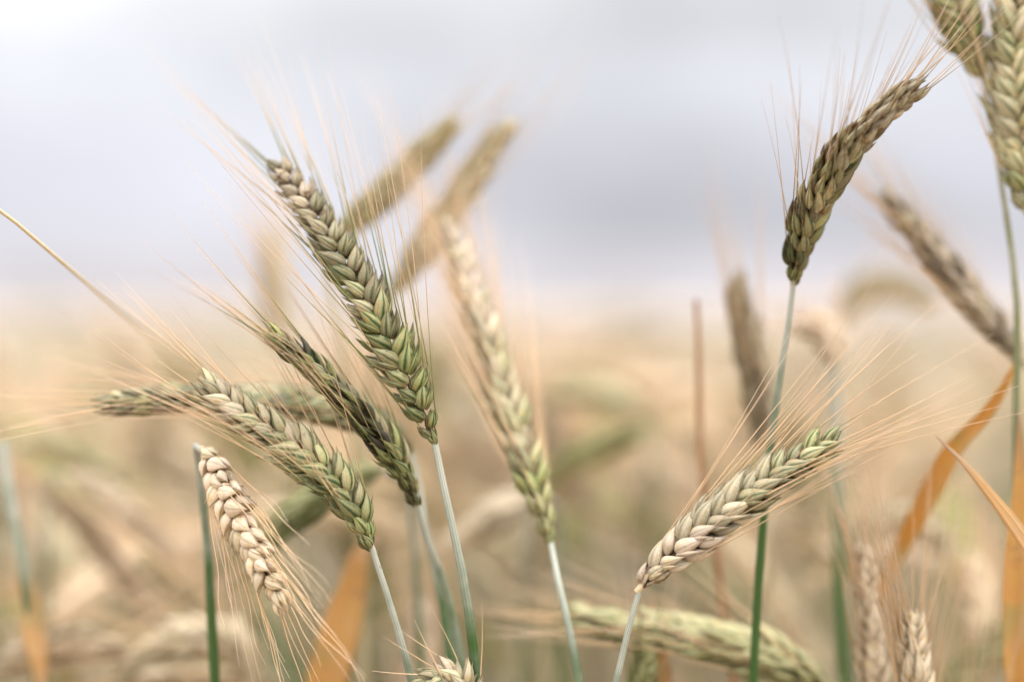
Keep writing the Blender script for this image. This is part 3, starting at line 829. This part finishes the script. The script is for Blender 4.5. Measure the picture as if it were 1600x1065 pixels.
# ------------------------------------------------------------------ field stalks
def template(seed, mats_field, rows, sides, fine):
    """one stalk around the origin: returns dict of MB per part, height about 0.9"""
    r = random.Random(seed)
    h = 0.86 + r.uniform(-.04, .03)
    lean = r.uniform(.02, .10)
    nod = r.choice([0.2, 0.5, 0.9, 1.4, 1.9, 2.3])
    pts = [(0, 0, -0.01), (lean * .15, 0, h * .4), (lean * .55, 0, h * .75), (lean, 0, h)]
    d = np.array([math.sin(0.1 + lean), 0, math.cos(0.1 + lean)]); p = np.array(pts[-1]); ang = 0.1 + lean
    n_b = 4 if nod > 1 else 2
    for k in range(n_b):
        ang += nod * 0.7 / n_b
        p = p + 0.028 * np.array([math.sin(ang), 0, math.cos(ang)]); pts.append(tuple(p))
    Sc, Sl = spline(pts, 26 if fine else 9)
    out = dict(stem=MB(), ear=MB(), beard=MB(), leaf=[])
    tube(out['stem'], Sc, 1.55 * MM, None, 7 if fine else 3, vv=(Sl[-1] - Sl), mat=mats_field[0], n0=(0, 1, 0))
    ep = [p]
    for k in range(5):
        ang += nod * 0.3 / 5 + 0.02
        p = p + 0.021 * np.array([math.sin(ang), 0, math.cos(ang)]); ep.append(p)
    C, L = spline(ep, 40)
    T, A, B = frames(C, (0, 1, 0))
    ro = r.uniform(0, 3.1)
    A, B = A * math.cos(ro) + B * math.sin(ro), B * math.cos(ro) - A * math.sin(ro)
    nodes = 20 if fine else 12
    if fine: tube(out['ear'], C, 1.2 * MM, None, 5, mat=mats_field[1], n0=(0, 1, 0))
    for i in range(nodes):
        f = 0.02 + .92 * i / (nodes - 1); k = int(f * 39)
        side = 1 if i % 2 else -1
        al = 0.5 * (1 - .3 * f) + r.uniform(-.08, .08)
        sc = (1 - .25 * max(0, (f - .6) / .4)) * r.uniform(.92, 1.1)
        d = nrm(T[k] * math.cos(al) + B[k] * side * math.sin(al)); xo = nrm(B[k] * side * math.cos(al) - T[k] * math.sin(al))
        R = np.stack([xo, d, np.cross(xo, d)], 1); o = C[k] + B[k] * side * .001
        if fine:
            tips = spikelet_geo(out['ear'], (R, o, sc), 7, 7, r, mats_field[1])
        else:
            tips = []
            for zz in (1, -1):
                tips.append(floret(out['ear'], o + R[:, 2] * zz * .0016, d + R[:, 2] * .1 * zz, R[:, 2] * zz, .015 * sc, .0042 * sc, .0028 * sc, 4, 4, mats_field[1]))
        for q in range(2):
            if not fine and i % 2: continue
            d1 = nrm(T[k] + B[k] * side * r.uniform(.05, .35) + A[k] * r.uniform(-.25, .25))
            la = .055 * r.uniform(.7, 1.2)
            t = np.linspace(0, 1, 6 if fine else 3)[:, None]
            tube(out['beard'], tips[q] + la * t * (d * .3 * (1 - t) + d1 * (.7 + .3 * t)), (.32 if fine else .42) * MM * (1 - .8 * t[:, 0]), None, 3, mat=mats_field[2], n0=(0.1, 1, 0))
    for k in range(3):
        z0 = h * (.35 + .2 * k + r.uniform(-.05, .05)); a = r.uniform(0, 6.28)
        dx, dy = math.cos(a), math.sin(a)
        ln = r.uniform(.12, .2)
        up = r.uniform(.3, .9)
        x0 = np.array([np.interp(z0, Sc[:, 2][:20], Sc[:, 0][:20]), 0, z0])
        lp = [x0, x0 + np.array([dx * .25, dy * .25, up * .55]) * ln, x0 + np.array([dx * .6, dy * .6, up * .6]) * ln, x0 + np.array([dx * .95, dy * .95, up * .6 - r.uniform(.1, .8)]) * ln]
        nr = 16 if fine else 6
        Cc, _ = spline(lp, nr)
        Tt, Aa, Bb = frames(Cc, (0.01, 0, 1))
        t = np.linspace(0, 1, nr)
        wv = .0045 * np.clip((1 - t) * 2, .03, 1)
        V = np.stack([Cc - Bb * wv[:, None] + Aa * .0012, Cc + Aa * .0002, Cc + Bb * wv[:, None] + Aa * .0012, Cc - Aa * .0002], 1)
        m_ = MB(); m_.grid(V, True, t, mats_field[3]); out['leaf'].append(m_)
    return out

protos = []
for k in range(10):
    t = template(500 + k, (0, 0, 0, 0), 7, 7, True)
    protos.append((t['stem'].mesh("stem", [M_STEM]), t['ear'].mesh("ear", [M_HUSK]), t['beard'].mesh("beard", [M_AWN]),
                   [m_.mesh("leaf", [M_LEAF]) for m_ in t['leaf']]))
BG = "blurred wheat stalks in the field behind"
BL = "hazy straw coloured wheat stalk in the crowded blurred field behind the sharp ears"
r = random.Random(77)
def bg_stalk(x, y, first, k, rz, sc, ripe):
    st, er, bd, lv = protos[k]
    if first is None:
        root = empty("field_wheat", (x, y, 0))
        link("stem", st, root); link("ear", er, root); link("beard", bd, root)
        for l in lv: link("leaf", l, root)
    else:
        root = first.copy(); COL.objects.link(root); root.location = (x, y, 0)
        for ch in first.children:
            c = ch.copy(); COL.objects.link(c); c.parent = root
    root.rotation_euler = (0, 0, rz); root.scale = (sc,) * 3
    tag(root, BL, "wheat", BG)
    for ch in root.children:
        n_ = ch.name.split('.')[0]
        cl = {'stem': (min(1, ripe * .8), 0, .5), 'ear': (ripe, r.uniform(0, .35), r.uniform(.5, 1.0)), 'beard': (1, 0, .85),
              'leaf': (ripe + r.uniform(-.4, .3), max(0, r.uniform(-.9, .8)), .5)}[n_]
        ch.color = (*[max(0, min(1, q)) for q in cl], 1)
    return root
firsts = {}
cnt = 0
placed = []
tries = 0
while cnt < 245 and tries < 20000:
    tries += 1
    y = math.sqrt(r.uniform(0.68 ** 2, 1.64 ** 2))
    x = r.uniform(-1, 1) * y * 0.43
    if any((x - a) ** 2 + (y - b) ** 2 < 0.027 ** 2 for a, b in placed): continue
    placed.append((x, y))
    k = r.randrange(10)
    sc = r.uniform(.90, .985) * (0.96 if y < .8 else 1.0)
    o = bg_stalk(x, y, firsts.get(k), k, r.uniform(0, 6.28) if r.random() < .45 else math.pi + r.uniform(-.9, .9), sc, r.uniform(.55, 1.0) if r.random() < .75 else r.uniform(0, .3))
    firsts.setdefault(k, o)
    cnt += 1

for px, d, sc, rz in ((430, .95, 1.035, .3), (300, 1.3, 1.02, 2.9), (1330, 1.05, 1.04, .2), (1400, 1.2, 1.06, 2.8), (1450, 1.5, 1.05, 3.3), (1270, 1.6, 1.04, .4),
                      (830, 1.5, 1.035, 2.6), (90, 1.4, 1.02, 3.0), (560, 1.7, 1.05, .5), (1520, 1.0, 1.02, 3.0)):
    p_ = P(px, 490, d)
    bg_stalk(p_[0], p_[1], firsts[0], 0, rz, sc, r.uniform(.7, 1.0))
# the rest of the field, past counting: one object
temps = []
for k in range(12):
    t = template(900 + k, (0, 1, 2, 3), 4, 4, False)
    a = MB()
    parts = [t['stem'], t['ear'], t['beard']] + t['leaf']
    vs, qs, us, ms, n = [], [], [], [], 0
    for p_ in parts:
        v, q, uv, m = p_.arrays()
        vs.append(v); qs.append(q + n); us.append(uv); ms.append(m); n += len(v)
    temps.append((np.concatenate(vs), np.concatenate(qs), np.concatenate(us), np.concatenate(ms)))
VV, QQ, UU, MMs, n = [], [], [], [], 0
def scatter(count, y0, y1, wide):
    global n
    yy = np.sqrt(rng.uniform(y0 ** 2, y1 ** 2, count)); xx = rng.uniform(-1, 1, count) * (yy * wide)
    for x, y in zip(xx, yy):
        v, q, uv, m = temps[rng.integers(12)]
        a = rng.uniform(0, 6.28) if rng.random() < .45 else math.pi + rng.uniform(-.9, .9)
        s = rng.uniform(.90, 1.0)
        c_, s_ = math.cos(a) * s, math.sin(a) * s
        o = np.stack([v[:, 0] * c_ - v[:, 1] * s_ + x, v[:, 0] * s_ + v[:, 1] * c_ + y, v[:, 2] * s], 1)
        VV.append(o.astype(np.float32)); QQ.append(q + n); UU.append(uv); MMs.append(m); n += len(v)
scatter(1300, 1.62, 3.5, 0.5)
scatter(3600, 3.5, 12.0, 0.5)
me = mesh_from("wheat_field", np.concatenate(VV), np.concatenate(QQ), np.concatenate(UU), np.concatenate(MMs), [F_STEM, F_HUSK, F_AWN, F_LEAF])
fo = link("wheat_field", me)
tag(fo, "dense mass of straw coloured wheat stretching away behind", "wheat field", kind="stuff")
